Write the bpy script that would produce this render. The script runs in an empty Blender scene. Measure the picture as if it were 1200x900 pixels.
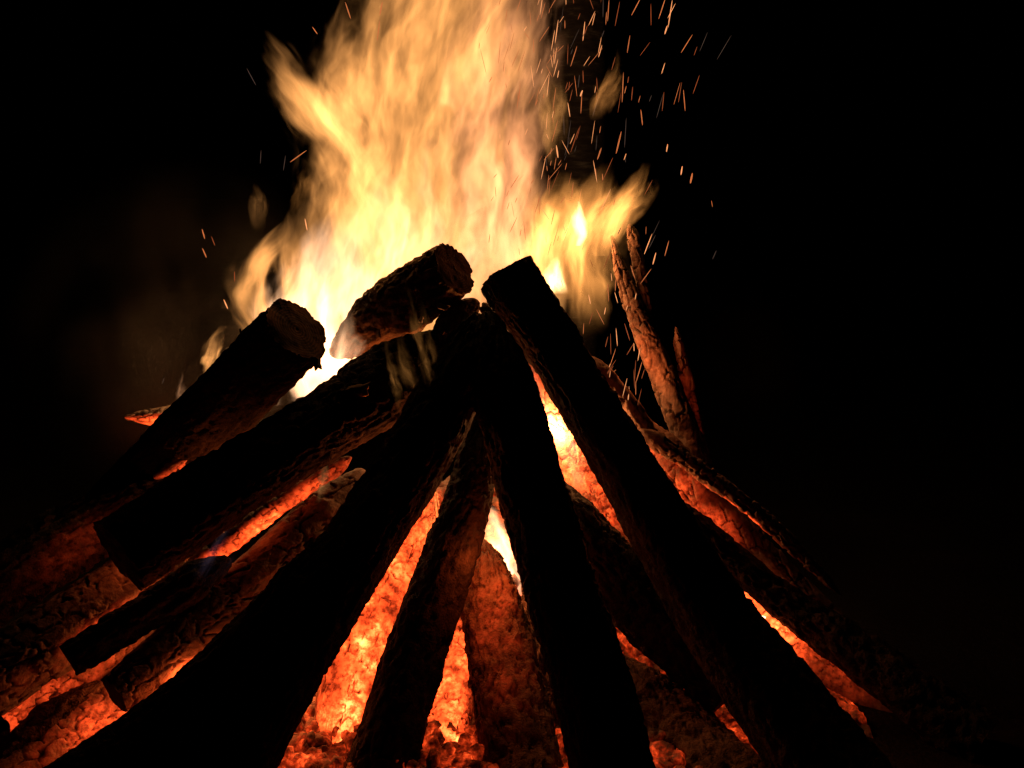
import bpy, math, random
import numpy as np
from mathutils import Vector

# ------------------------------------------------------------------ scene, camera, sky, exposure
S = bpy.context.scene
COL = S.collection
CAM = np.array((0.0, -2.7, 1.0)); PITCH = math.radians(8.0)
FPX = 600.0 / math.tan(math.radians(20.0))
cd = bpy.data.cameras.new('camera'); cam = bpy.data.objects.new('camera', cd); COL.objects.link(cam)
cd.sensor_width = 36.0; cd.lens = 18.0 / math.tan(math.radians(20.0))
cd.clip_start = 0.02; cd.clip_end = 400.0
cam.location = CAM; cam.rotation_euler = (math.pi / 2 - PITCH, 0, 0)
S.camera = cam

W = bpy.data.worlds.new('World'); S.world = W; W.use_nodes = True
wn = W.node_tree.nodes; wl = W.node_tree.links
sky = wn.new('ShaderNodeTexSky'); sky.sky_type = 'NISHITA'; sky.sun_disc = False
sky.sun_elevation = math.radians(-6.0); sky.sun_rotation = math.radians(200.0)
bg = wn['Background']; bg.inputs['Strength'].default_value = 0.004
wl.new(sky.outputs[0], bg.inputs['Color'])

S.view_settings.view_transform = 'Standard'; S.view_settings.look = 'None'
S.view_settings.exposure = 0.0; S.view_settings.gamma = 1.0
S.render.engine = 'CYCLES'
cy = S.cycles
cy.max_bounces = 3; cy.diffuse_bounces = 2; cy.glossy_bounces = 1; cy.volume_bounces = 0
cy.transparent_max_bounces = 8
cy.use_denoising = True; cy.denoiser = 'OPENIMAGEDENOISE'
cy.use_adaptive_sampling = True; cy.adaptive_threshold = 0.02
cy.volume_max_steps = 256
cy.sample_clamp_indirect = 4.0

# ------------------------------------------------------------------ helpers
rng = np.random.default_rng(7); random.seed(7)
FWD = np.array((0.0, math.cos(PITCH), -math.sin(PITCH)))
UPV = np.array((0.0, math.sin(PITCH), math.cos(PITCH)))

def P(px, py, Y):
    """point of the place seen at photo pixel (px, py), standing at depth Y"""
    d = FWD + np.array((1.0, 0, 0)) * ((px - 600) / FPX) + UPV * ((450 - py) / FPX)
    return CAM + d * ((Y - CAM[1]) / d[1])

def mpp(p):
    return float(np.dot(np.asarray(p) - CAM, FWD)) / FPX      # metres per photo pixel at p

def hash3(ix, iy, iz, seed):
    h = (ix.astype(np.int64) * 374761393 + iy.astype(np.int64) * 668265263 + iz.astype(np.int64) * 2147483647 + seed * 974634777) & 0xffffffff
    h = ((h ^ (h >> 13)) * 1274126177) & 0xffffffff
    h = ((h ^ (h >> 15)) * 2246822519) & 0xffffffff
    return ((h ^ (h >> 16)) & 0xffffff) / float(0xffffff)

def vnoise(p, seed=0):
    f = np.floor(p); t = p - f; t = t * t * t * (t * (t * 6 - 15) + 10); i = f.astype(np.int64)
    r = 0.0
    for dx in (0, 1):
        wx = t[:, 0] if dx else 1 - t[:, 0]
        for dy in (0, 1):
            wy = t[:, 1] if dy else 1 - t[:, 1]
            for dz in (0, 1):
                wz = t[:, 2] if dz else 1 - t[:, 2]
                r = r + wx * wy * wz * hash3(i[:, 0] + dx, i[:, 1] + dy, i[:, 2] + dz, seed)
    return r * 2 - 1

def fbm(p, oct=4, seed=0, gain=0.5):
    a = 1.0; r = 0.0; n = 0.0
    for k in range(oct):
        r = r + a * vnoise(p * (2.03 ** k) + 17.3 * k, seed + k); n += a; a *= gain
    return r / n

def cells(u, v, seed, period=None, jit=0.8):
    """jittered-cell pattern: returns distance to the nearest crack and a random value per cell"""
    iu = np.floor(u).astype(np.int64); iv = np.floor(v).astype(np.int64)
    z = np.zeros_like(iu)
    best = np.full(u.shape, 9.0); second = best.copy(); idv = np.zeros(u.shape)
    for du in (-1, 0, 1):
        for dv in (-1, 0, 1):
            cu = iu + du; cv = iv + dv
            hu = np.mod(cu, period) if period else cu
            px = cu + 0.5 + (hash3(hu, cv, z, seed) - .5) * jit
            py = cv + 0.5 + (hash3(hu, cv, z, seed + 1) - .5) * jit
            d = np.maximum(np.abs(u - px), np.abs(v - py)) * 0.65 + 0.35 * np.hypot(u - px, v - py)
            rid = hash3(hu, cv, z, seed + 2)
            m = d < best
            second = np.where(m, best, np.minimum(second, d)); idv = np.where(m, rid, idv); best = np.where(m, d, best)
    return second - best, idv

def sstep(a, b, x):
    t = np.clip((x - a) / (b - a), 0, 1); return t * t * (3 - 2 * t)

def mesh_np(name, co, faces, smooth=True):
    me = bpy.data.meshes.new(name)
    co = np.ascontiguousarray(co, np.float32); n = len(co)
    me.vertices.add(n); me.vertices.foreach_set('co', co.ravel())
    sizes = np.concatenate([np.full(len(f), f.shape[1], np.int32) for f in faces])
    loops = np.concatenate([f.ravel() for f in faces]).astype(np.int32)
    starts = np.concatenate(([0], np.cumsum(sizes)[:-1])).astype(np.int32)
    me.loops.add(len(loops)); me.loops.foreach_set('vertex_index', loops)
    me.polygons.add(len(sizes)); me.polygons.foreach_set('loop_start', starts)
    if smooth: me.polygons.foreach_set('use_smooth', np.ones(len(sizes), bool))
    me.update(calc_edges=True)
    return me

def attr(me, name, vals):
    a = me.attributes.new(name, 'FLOAT', 'POINT'); a.data.foreach_set('value', np.ascontiguousarray(vals, np.float32))

def link(name, me, mat=None, parent=None, label=None, cat=None, group=None, kind=None, loc=None):
    o = bpy.data.objects.new(name, me); COL.objects.link(o)
    if mat is not None: me.materials.append(mat)
    if loc is not None: o.location = loc
    if parent is not None: o.parent = parent
    if label: o['label'] = label
    if cat: o['category'] = cat
    if group: o['group'] = group
    if kind: o['kind'] = kind
    return o

def grid_faces(nr, ns, wrap=True, off=0):
    i = np.arange(nr - 1)[:, None]; j = np.arange(ns if wrap else ns - 1)[None, :]
    a = i * ns + j; b = i * ns + (j + 1) % ns; c = a + ns; d = b + ns
    return np.stack([a, b, d, c], -1).reshape(-1, 4) + off

# ------------------------------------------------------------------ materials
class NT:
    def __init__(s, name):
        s.m = bpy.data.materials.new(name); s.m.use_nodes = True; s.t = s.m.node_tree; s.t.nodes.clear()
        s.out = s.t.nodes.new('ShaderNodeOutputMaterial')
    def n(s, typ, **k):
        x = s.t.nodes.new(typ)
        for a, v in k.items(): setattr(x, a, v)
        return x
    def l(s, a, b): s.t.links.new(a, b)
    def val(s, x, sock):
        if hasattr(x, 'is_output'): s.l(x, sock)
        else: sock.default_value = x
    def math(s, op, a, b=0.0, c=0.0, clamp=False):
        x = s.n('ShaderNodeMath', operation=op, use_clamp=clamp)
        for v, k in zip((a, b, c), x.inputs): s.val(v, k)
        return x.outputs[0]
    def vmath(s, op, a, b):
        x = s.n('ShaderNodeVectorMath', operation=op); s.val(a, x.inputs[0]); s.val(b, x.inputs[1]); return x.outputs[0]
    def noise(s, vec, scale=1.0, detail=2.0, rough=0.5, out='Fac'):
        x = s.n('ShaderNodeTexNoise'); s.val(vec, x.inputs['Vector'])
        x.inputs['Scale'].default_value = scale; x.inputs['Detail'].default_value = detail; x.inputs['Roughness'].default_value = rough
        return x.outputs[out]
    def smooth(s, a, b, v):
        x = s.n('ShaderNodeMapRange', interpolation_type='SMOOTHSTEP'); s.val(v, x.inputs['Value'])
        x.inputs['From Min'].default_value = a; x.inputs['From Max'].default_value = b; return x.outputs['Result']
    def ramp(s, v, stops):
        x = s.n('ShaderNodeValToRGB'); s.val(v, x.inputs[0]); e = x.color_ramp.elements
        while len(e) < len(stops): e.new(0.5)
        for q, (p, c) in zip(e, stops): q.position = p; q.color = (*c, 1)
        return x.outputs['Color']

def wood_mat(name, dark, light, bump=0.5, scale=1.0, ember=1.0, rough=0.9):
    """bark or char: mottled dark wood, glowing where the 'glow' attribute says the wood is alight"""
    t = NT(name); tc = t.n('ShaderNodeTexCoord').outputs['Object']
    n1 = t.noise(tc, 14 * scale, 5, .6); n2 = t.noise(tc, 90 * scale, 3, .6)
    f = t.math('ADD', t.math('MULTIPLY', n1, .7), t.math('MULTIPLY', n2, .3))
    c = t.ramp(f, [(.36, dark), (.52, tuple((a + b) / 2 for a, b in zip(dark, light))), (.68, light)])
    cr = t.n('ShaderNodeAttribute', attribute_name='crack').outputs['Fac']
    mx = t.n('ShaderNodeMix', data_type='RGBA'); t.val(cr, mx.inputs['Factor']); t.l(c, mx.inputs['A']); mx.inputs['B'].default_value = (.008, .006, .005, 1)
    b = t.n('ShaderNodeBsdfPrincipled'); t.l(mx.outputs['Result'], b.inputs['Base Color']); b.inputs['Roughness'].default_value = rough
    b.inputs['Specular IOR Level'].default_value = .07
    bp = t.n('ShaderNodeBump'); bp.inputs['Strength'].default_value = bump; bp.inputs['Distance'].default_value = .006
    t.l(t.math('ADD', t.math('MULTIPLY', n2, .6), t.noise(tc, 240 * scale, 2, .6)), bp.inputs['Height']); t.l(bp.outputs[0], b.inputs['Normal'])
    g = t.n('ShaderNodeAttribute', attribute_name='glow').outputs['Fac']
    big = t.smooth(.30, .72, t.noise(tc, 11, 3, .6)); mid = t.smooth(.30, .62, t.noise(tc, 75, 4, .7))
    g2 = t.math('MULTIPLY', g, t.math('MULTIPLY', t.math('MULTIPLY_ADD', big, .72, .28), t.math('MULTIPLY_ADD', mid, .6, .4)))
    t.l(t.ramp(g2, [(0, (0, 0, 0)), (.12, (.35, .022, .004)), (.4, (1, .085, .014)), (.7, (1, .24, .055)), (.95, (1, .62, .28))]), b.inputs['Emission Color'])
    t.l(t.math('MULTIPLY', g2, 7.5 * ember), b.inputs['Emission Strength'])
    t.l(b.outputs[0], t.out.inputs['Surface'])
    t.m.cycles.emission_sampling = 'NONE'
    return t.m

M = {}
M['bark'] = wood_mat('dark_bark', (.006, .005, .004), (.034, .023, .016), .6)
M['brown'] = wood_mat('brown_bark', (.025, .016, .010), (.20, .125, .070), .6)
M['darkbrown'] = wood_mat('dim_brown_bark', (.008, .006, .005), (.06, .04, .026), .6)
M['char'] = wood_mat('cracked_char', (.07, .050, .040), (.26, .19, .15), .35)
M['ash'] = wood_mat('ashy_char', (.12, .085, .065), (.40, .30, .23), .5)
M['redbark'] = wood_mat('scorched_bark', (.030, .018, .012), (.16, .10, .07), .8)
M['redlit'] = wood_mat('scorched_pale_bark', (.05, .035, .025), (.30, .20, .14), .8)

def endgrain_mat():
    t = NT('end_grain'); tc = t.n('ShaderNodeTexCoord').outputs['Object']
    rr = t.n('ShaderNodeAttribute', attribute_name='ring').outputs['Fac']
    w = t.math('SINE', t.math('ADD', t.math('MULTIPLY', rr, 70), t.math('MULTIPLY', t.noise(tc, 30, 3), 5)))
    f = t.math('ADD', t.math('MULTIPLY', w, .11), t.noise(tc, 28, 4, .6))
    b = t.n('ShaderNodeBsdfPrincipled'); b.inputs['Roughness'].default_value = .95; b.inputs['Specular IOR Level'].default_value = .05
    t.l(t.ramp(f, [(.3, (.006, .003, .002)), (.5, (.026, .011, .005)), (.72, (.065, .028, .012))]), b.inputs['Base Color'])
    bp = t.n('ShaderNodeBump'); bp.inputs['Strength'].default_value = .4; bp.inputs['Distance'].default_value = .003
    t.l(t.noise(tc, 200, 3), bp.inputs['Height']); t.l(bp.outputs[0], b.inputs['Normal'])
    t.l(b.outputs[0], t.out.inputs['Surface']); return t.m
M['end'] = endgrain_mat()

def ember_mat(name, strength, cold=.42, hot=.72, scale=16):
    t = NT(name); tc = t.n('ShaderNodeTexCoord').outputs['Object']
    h = t.n('ShaderNodeAttribute', attribute_name='heat').outputs['Fac']
    f = t.math('ADD', t.math('ADD', t.math('MULTIPLY', t.noise(tc, scale, 3, .6), .75), t.math('MULTIPLY', t.noise(tc, 110, 3, .65), .35)), t.math('MULTIPLY', h, .55))
    f = t.math('SUBTRACT', f, .28)
    g = t.smooth(cold - .34, hot + .22, f)
    c = t.ramp(g, [(0, (.02, .001, 0)), (.22, (.42, .025, .004)), (.5, (1, .10, .016)), (.75, (1, .30, .07)), (1, (1, .72, .34))])
    e = t.n('ShaderNodeBsdfPrincipled'); e.inputs['Base Color'].default_value = (.10, .06, .045, 1); e.inputs['Roughness'].default_value = .95
    t.l(c, e.inputs['Emission Color']); t.l(t.math('MULTIPLY', t.math('POWER', g, 1.6), strength), e.inputs['Emission Strength'])
    bp = t.n('ShaderNodeBump'); bp.inputs['Strength'].default_value = .7; bp.inputs['Distance'].default_value = .006
    t.l(t.noise(tc, 120, 4, .65), bp.inputs['Height']); t.l(bp.outputs[0], e.inputs['Normal'])
    t.l(e.outputs[0], t.out.inputs['Surface']); t.m.cycles.emission_sampling = 'NONE'; return t.m
M['ember'] = ember_mat('glowing_coal', 11.0)

def emit_mat(name, col, strength):
    t = NT(name); e = t.n('ShaderNodeEmission'); e.inputs[0].default_value = (*col, 1); e.inputs[1].default_value = strength
    t.l(e.outputs[0], t.out.inputs['Surface']); t.m.cycles.emission_sampling = 'NONE'; return t.m
M['spark_bright'] = emit_mat('spark_bright', (1, .36, .13), 1.15)
M['spark_mid'] = emit_mat('spark_orange', (1, .26, .08), .6)
M['spark_dim'] = emit_mat('spark_dim', (1, .22, .07), .26)
M['spark_grey'] = emit_mat('spark_fading', (.8, .5, .38), .07)
M['white_ember'] = emit_mat('white_hot_ember', (1, .72, .38), 6.0)

def ground_mat():
    t = NT('dark_soil'); tc = t.n('ShaderNodeTexCoord').outputs['Object']
    f = t.math('ADD', t.math('MULTIPLY', t.noise(tc, 3, 5, .6), .6), t.math('MULTIPLY', t.noise(tc, 45, 4, .65), .4))
    b = t.n('ShaderNodeBsdfPrincipled'); b.inputs['Roughness'].default_value = .95; b.inputs['Specular IOR Level'].default_value = .05
    t.l(t.ramp(f, [(.35, (.004, .003, .002)), (.55, (.008, .006, .005)), (.7, (.02, .016, .012))]), b.inputs['Base Color'])
    bp = t.n('ShaderNodeBump'); bp.inputs['Strength'].default_value = .8; bp.inputs['Distance'].default_value = .02
    t.l(t.noise(tc, 60, 5, .65), bp.inputs['Height']); t.l(bp.outputs[0], b.inputs['Normal'])
    t.l(b.outputs[0], t.out.inputs['Surface']); return t.m
M['ground'] = ground_mat()

def birch_mat():
    t = NT('pale_birch_bark'); tc = t.n('ShaderNodeTexCoord').outputs['Object']
    mp = t.vmath('MULTIPLY', tc, (16, 16, 70))
    f = t.noise(mp, 1.0, 4, .6)
    b = t.n('ShaderNodeBsdfPrincipled'); b.inputs['Roughness'].default_value = .8
    t.l(t.ramp(f, [(.40, (.012, .012, .014)), (.58, (.035, .04, .045)), (.75, (.13, .16, .19))]), b.inputs['Base Color'])
    t.l(b.outputs[0], t.out.inputs['Surface']); return t.m
M['birch'] = birch_mat()

# ------------------------------------------------------------------ ground
def build_ground():
    n = 220
    s = np.linspace(-1, 1, n); s = np.sign(s) * (np.abs(s) ** 3.2) * 120.0
    X, Y = np.meshgrid(s, s + 0.0); x = X.ravel(); y = Y.ravel()
    p = np.stack([x, y, np.zeros_like(x)], 1)
    z = .03 * fbm(p * 2.2, 4, 3) * sstep(60, 2, np.hypot(x, y)) + .012 * fbm(p * 11, 3, 9) * sstep(8, 1, np.hypot(x, y))
    z += .5 * fbm(p * .05, 2, 21) * sstep(6, 40, np.hypot(x, y)) - .015
    me = mesh_np('ground', np.stack([x, y, z], 1), [grid_faces(n, n, False)])
    link('ground', me, M['ground'], kind='structure')
build_ground()

# ------------------------------------------------------------------ logs
HEAT = np.array((-.04, .02, .30))

def spline(st, n):
    st = np.asarray(st, float); k = len(st)
    e = np.vstack([2 * st[0] - st[1], st, 2 * st[-1] - st[-2]])
    t = np.linspace(0, k - 1, n); i = np.minimum(t.astype(int), k - 2); u = (t - i)[:, None]
    a, b, c, d = e[i], e[i + 1], e[i + 2], e[i + 3]
    return .5 * (2 * b + (c - a) * u + (2 * a - 5 * b + 4 * c - d) * u ** 2 + (3 * b - a - 3 * c + d) * u ** 3)

def tube_frames(p):
    tan = np.gradient(p, axis=0); tan /= np.linalg.norm(tan, axis=1)[:, None]
    N = np.zeros_like(p); v = np.cross(tan[0], (0, 1, 0)); v /= np.linalg.norm(v); N[0] = v
    for i in range(1, len(p)):
        v = N[i - 1] - tan[i] * np.dot(N[i - 1], tan[i]); N[i] = v / np.linalg.norm(v)
    return tan, N, np.cross(tan, N)

def make_log(name, stations, label, mat='bark', kind='bark', sq=2.0, ends=('cut', 'cut'), glow=0.0, seed=0,
             cell=.030, res=.0036, group=None, rough=1.0, cat='log', slant=(0, 0), heat=None, heatr=.38, fmin=.15):
    """stations: (px, py, Y, half width in px) along the log's axis, first the upper end"""
    st = []
    for px, py, Y, hw in stations:
        q = P(px, py, Y); st.append((*q, hw * mpp(q)))
    st = np.array(st)
    L = np.sum(np.linalg.norm(np.diff(st[:, :3], axis=0), axis=1)); R = st[:, 3].mean()
    if kind == 'char' and res > .003: res = .0023
    nr = max(24, int(L / (res * 1.25))); ns = max(20, int(2 * math.pi * R / res))
    sp = spline(st, nr); p = sp[:, :3]; r = np.maximum(sp[:, 3], .002)
    tan, N, B = tube_frames(p)
    s = np.concatenate(([0], np.cumsum(np.linalg.norm(np.diff(p, axis=0), axis=1)))); L = s[-1]
    th = np.linspace(0, 2 * math.pi, ns, endpoint=False)
    TH, SS = np.meshgrid(th, s); RR = np.repeat(r[:, None], ns, 1)
    prof = np.ones_like(TH)
    if sq != 2.0:
        c, d = np.abs(np.cos(TH + .5)), np.abs(np.sin(TH + .5)); prof = (c ** sq + d ** sq) ** (-1 / sq)
        prof *= .93
    # end shaping
    for e, side in ((ends[0], 0), (ends[1], 1)):
        if e == 'burnt':
            q = SS / (R * 2.4) if side == 0 else (L - SS) / (R * 2.4)
            prof = prof * (0.06 + .94 * np.clip(q, 0, 1) ** .5)
    cosT, sinT = np.cos(TH).ravel(), np.sin(TH).ravel(); sv = SS.ravel(); Rv = RR.ravel()
    q3 = np.stack([cosT * R, sinT * R, sv], 1)
    low = fbm(q3 * np.array((9, 9, 4)) + seed * 3.1, 3, seed)
    disp = low * .10 * R * rough
    crack = np.zeros_like(sv)
    if kind == 'bark':
        per = max(6, int(round(2 * math.pi * R / .017)))
        wob = fbm(q3 * np.array((22, 22, 9)) + seed, 3, seed + 3)
        u = (TH.ravel() / (2 * math.pi)) * per + wob * 1.1; v = sv / .062 + wob * .8 + .37 * np.floor(u)
        e1, id1 = cells(u, v, seed + 40, None, .9)
        fis = sstep(0, .20, e1)                                   # long fissures between bark plates
        fib = fbm(q3 * np.array((190, 190, 26)) + seed, 3, seed + 5)  # fibres along the grain
        fl = fbm(q3 * np.array((120, 120, 75)), 4, seed + 8, .6)
        loose = sstep(.18, .42, fbm(q3 * np.array((30, 30, 15)) + 9, 4, seed + 12, .6))  # plates fallen away
        disp += ((fis - 1) * .0045 * (1 - loose) + (id1 - .5) * .004 + fib * .0022 + fl * .0048 - loose * .0055) * rough
        crack = np.clip((1 - sstep(0, .1, e1)) * .7 * (1 - loose), 0, 1)
    else:
        per = max(5, int(round(2 * math.pi * R / cell)))
        wob = fbm(q3 * 30, 3, seed + 3) * .45
        u = (TH.ravel() / (2 * math.pi)) * per + wob * .6; v = sv / (cell * 1.45) + wob + .5 * np.mod(np.floor(u), 2)
        e1, id1 = cells(u, v, seed + 40, per, .9)
        e2, id2 = cells(u * 2.1 + .3, v * 1.9, seed + 50, None, .8)
        k1 = .0034 / cell                                          # narrow cracks whatever the block size
        w = sstep(0, k1, e1); w2 = sstep(0, .12, e2)
        deepm = sstep(-.3, .12, fbm(q3 * 26 + 5, 3, seed + 31)); fine = sstep(-.1, .4, fbm(q3 * 17 + 2, 2, seed + 33))
        disp += (w - 1) * .007 * deepm + (w2 - 1) * .0022 * fine + (id1 - .5) * .0042 + (id2 - .5) * .0012 * fine
        disp += fbm(q3 * np.array((150, 150, 90)), 3, seed + 8) * .0016 * rough
        crack = np.clip((1 - sstep(0, k1 * .8, e1)) * deepm + .5 * fine * (1 - sstep(0, .09, e2)), 0, 1)
    rad = Rv * prof.ravel() + disp
    rad = np.maximum(rad, .0012)
    jag = np.zeros_like(sv)
    dirs = (N[:, None, :] * np.cos(th)[None, :, None] + B[:, None, :] * np.sin(th)[None, :, None]).reshape(-1, 3)
    base = np.repeat(p, ns, 0)
    co = base + dirs * rad[:, None]
    # slanted or ragged saw cuts
    tn = np.repeat(tan, ns, 0)
    for side, e in enumerate(ends):
        if e == 'cut':
            wgt = np.clip(1 - (sv if side == 0 else L - sv) / (1.2 * R), 0, 1)
            off = (fbm(q3[:, :] * np.array((30, 30, 0)) + seed + side * 7, 2, seed + 60) * .006 + slant[side] * cosT * R)
            co += tn * (wgt * off)[:, None]
    # emission on faces turned to a heat point: ember glow and painted firelight
    dH = (HEAT if heat is None else P(*heat)) - co; dist = np.linalg.norm(dH, axis=1)
    face = np.sum(dirs * dH, 1) / dist
    gl = glow * sstep(fmin, .9, face + .25 * fbm(co * 14, 2, seed + 70)) * np.exp(-(dist / heatr) ** 2) * (1 - .8 * crack)
    o0 = p[-1].copy()                                             # the thing's base: its lower end
    root = bpy.data.objects.new(name, None); COL.objects.link(root); root.location = o0
    root['label'] = label; root['category'] = cat
    if group: root['group'] = group
    faces = [grid_faces(nr, ns)]
    verts = [co]; extra_c = [crack]; extra_g = [gl]
    nv = len(co)
    for side, e in enumerate(ends):
        if e == 'burnt':
            ring = np.arange(ns) + (0 if side == 0 else (nr - 1) * ns)
            verts.append(co[ring].mean(0)[None] ); extra_c.append(np.array([.5])); extra_g.append(np.array([0.]))
            a = ring; b = np.roll(ring, -1); f = np.stack([b, a, np.full(ns, nv)], 1) if side == 0 else np.stack([a, b, np.full(ns, nv)], 1)
            faces.append(f); nv += 1
    me = mesh_np('bark' if kind == 'bark' else 'charred_wood', np.vstack(verts) - o0, faces)
    attr(me, 'crack', np.concatenate(extra_c)); attr(me, 'glow', np.concatenate(extra_g))
    link('bark' if kind == 'bark' else 'charred_wood', me, M[mat], root)
    for side, e in enumerate(ends):
        if e != 'cut': continue
        ring = co[:ns] if side == 0 else co[-ns:]
        c = ring.mean(0); tn_ = -tan[0] if side == 0 else tan[-1]
        k = 16; fr = np.linspace(1, 0.02, k)
        rel = ring - c; axl = rel @ tn_; flat = rel - axl[:, None] * tn_; rm = np.linalg.norm(flat, axis=1); un = flat / rm[:, None]
        rin = rm.mean() + (rm - rm.mean())[None] * (fr ** 5)[:, None]
        pts = c + un[None] * (rin * fr[:, None])[..., None] + tn_ * (axl[None] * (fr ** 8)[:, None])[..., None]
        lv = pts.reshape(-1, 3); rv = np.repeat(fr, ns)
        edge = rv * 0
        lv = lv + tn_ * ((fbm(lv * 45, 3, seed + 90) * .0025) * sstep(1, .8, rv))[:, None]
        ff = grid_faces(k, ns)
        if side == 0: ff = ff[:, ::-1]
        cap = np.arange(ns) + (k - 1) * ns
        lv = np.vstack([lv, c[None]])
        tri = np.stack([cap, np.roll(cap, -1), np.full(ns, k * ns)], 1)
        m2 = mesh_np('cut_end', lv - o0, [ff, tri])
        attr(m2, 'ring', np.append(rv, 0)); 
        link('cut_end', m2, M['end'], root)
    return root

def stub(root, pts, r0, r1, mat='bark', name='twig_stub'):
    """small tapered twig that is part of a log; pts in photo px + depth"""
    q = np.array([P(*a) for a in pts]); n = 14; p = spline(q, n); tan, N, B = tube_frames(p); ns = 8
    th = np.linspace(0, 2 * math.pi, ns, endpoint=False); r = np.linspace(r0, r1, n)
    co = p[:, None] + (N[:, None] * np.cos(th)[None, :, None] + B[:, None] * np.sin(th)[None, :, None]) * (r[:, None, None] * (1 + .25 * rng.standard_normal((n, ns, 1))))
    co = co.reshape(-1, 3); o0 = np.array(root.location)
    me = mesh_np(name, np.vstack([co, p[:1], p[-1:]]) - o0, [grid_faces(n, ns), np.stack([np.roll(np.arange(ns), -1), np.arange(ns), np.full(ns, n * ns)], 1), np.stack([np.arange(ns) + (n - 1) * ns, np.roll(np.arange(ns), -1) + (n - 1) * ns, np.full(ns, n * ns + 1)], 1)])
    link(name, me, M[mat], root)

def flake(root, px, py, Y, size, mat='brown', name='bark_flake', label=None, cat=None, up=(0, -.6, .8), seed=0, group=None, aspect=.5):
    """curled bark plate with thickness; a part of root, or a thing of its own"""
    c = P(px, py, Y); n = 12; u = np.linspace(-1, 1, n); U, V = np.meshgrid(u, u)
    up = Vector(up).normalized(); ax = up.cross(Vector((random.uniform(-.4, 1), random.uniform(-.5, .5), random.uniform(-.6, .6)))).normalized(); ay = up.cross(ax)
    ed = 1 - .3 * np.abs(vnoise(np.stack([U.ravel() * 2, V.ravel() * 2, U.ravel() * 0 + seed], 1), seed)).reshape(n, n)
    x = U * size * ed; y = V * size * aspect * ed; z = -(V ** 2) * size * .35 + .12 * size * fbm(np.stack([U.ravel() * 2, V.ravel() * 2, U.ravel() * 0 + seed * 2.], 1), 3, seed).reshape(n, n)
    def w(zz): return c + x.reshape(-1, 1) * np.array(ax) + y.reshape(-1, 1) * np.array(ay) + zz.reshape(-1, 1) * np.array(up)
    top = w(z); bot = w(z - .0035); f = grid_faces(n, n, False); N2 = n * n
    rim = list(range(n)) + [n * k + n - 1 for k in range(1, n)] + [N2 - 1 - k for k in range(1, n)] + [n * (n - 1 - k) for k in range(1, n - 1)]
    side = np.array([(rim[(i + 1) % len(rim)], rim[i], rim[i] + N2, rim[(i + 1) % len(rim)] + N2) for i in range(len(rim))])
    o0 = np.array(root.location) if root else c
    me = mesh_np(name, np.vstack([top, bot]) - o0, [f, f[:, ::-1] + N2, side])
    link(name, me, M[mat], root, label, cat, group, loc=None if root else c)

A = make_log('log', [(562, 368, -.08, 36), (503, 505, -.22, 39), (404, 665, -.38, 42), (303, 835, -.53, 48), (215, 1010, -.66, 54)],
         'black unburnt log leaning in front, its top crossing the centre log at the peak', seed=1, ends=('burnt', 'cut'))
A2 = make_log('log', [(452, 590, -.33, 50), (340, 738, -.42, 58), (200, 872, -.52, 62), (20, 990, -.66, 64)],
         'thick black log slanting low across the bottom left corner', seed=2, ends=('burnt', 'cut'))
Bl = make_log('log', [(570, 366, -.11, 34), (603, 500, -.23, 38), (643, 640, -.36, 42), (690, 790, -.50, 46), (738, 985, -.66, 50)],
         'straight black log in the middle foreground leaning slightly left toward the peak', seed=3, ends=('burnt', 'cut'))
C = make_log('log', [(593, 322, -.05, 35), (659, 425, -.12, 32), (748, 573, -.23, 37), (826, 705, -.34, 42), (918, 828, -.46, 52), (1015, 960, -.60, 62)],
         'thick black squared timber with flat sawn top leaning right of the peak', seed=4, sq=3.4, ends=('cut', 'cut'), slant=(.0, 0), rough=.8, glow=.8, heat=(655, 480, .02), heatr=.17)
D = make_log('log', [(566, 470, -.04, 20), (556, 552, -.11, 25), (530, 640, -.19, 32), (485, 770, -.31, 36), (440, 930, -.46, 42)],
         'black log with reddened tip standing between the two front black logs', seed=5, ends=('burnt', 'cut'), glow=.5, mat='bark')
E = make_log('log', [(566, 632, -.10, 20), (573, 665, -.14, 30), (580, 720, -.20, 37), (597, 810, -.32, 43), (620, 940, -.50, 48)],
         'rough red lit bark log low in the middle gap, fading dark below', mat='redlit', seed=6, glow=.24, heat=(568, 690, -.36), heatr=.19, fmin=-.3, ends=('burnt', 'cut'), rough=1.3)  # glow paints the red firelight on this bark as emission
E2 = make_log('log', [(618, 655, -.02, 22), (648, 745, -.14, 33), (690, 860, -.32, 38), (720, 960, -.48, 42)],
         'dim red bark log half hidden behind the middle foreground log', mat='redbark', seed=7, ends=('burnt', 'cut'), rough=1.2)
F = make_log('log', [(610, 548, -.05, 38), (690, 645, -.14, 42), (770, 722, -.20, 42), (862, 806, -.28, 42)],
         'dark log slanting down right between the middle log and the squared timber', seed=8, ends=('burnt', 'cut'))
V = make_log('log', [(686, 762, -.12, 34), (780, 852, -.27, 48), (885, 955, -.50, 54)],
         'short dim brown log at the bottom under the squared timber', mat='redbark', seed=9, ends=('burnt', 'cut'))
U_ = make_log('log', [(662, 664, .06, 28), (760, 752, .02, 32), (880, 858, -.04, 34)],
         'cracked glowing log seen through the slot beneath the dark slanting log', mat='char', kind='char', seed=10, ends=('burnt', 'burnt'), glow=1.0, heat=(760, 770, -.2), fmin=-.3)
Wl = make_log('log', [(600, 405, .14, 36), (660, 520, .10, 44), (735, 650, .04, 46), (800, 760, .0, 46)],
         'bright lit cracked log inside the slot left of the squared timber', mat='ash', kind='char', seed=11, ends=('burnt', 'burnt'), cell=.036, glow=.9, heat=(650, 500, -.12), heatr=.25, fmin=-.3)
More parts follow.
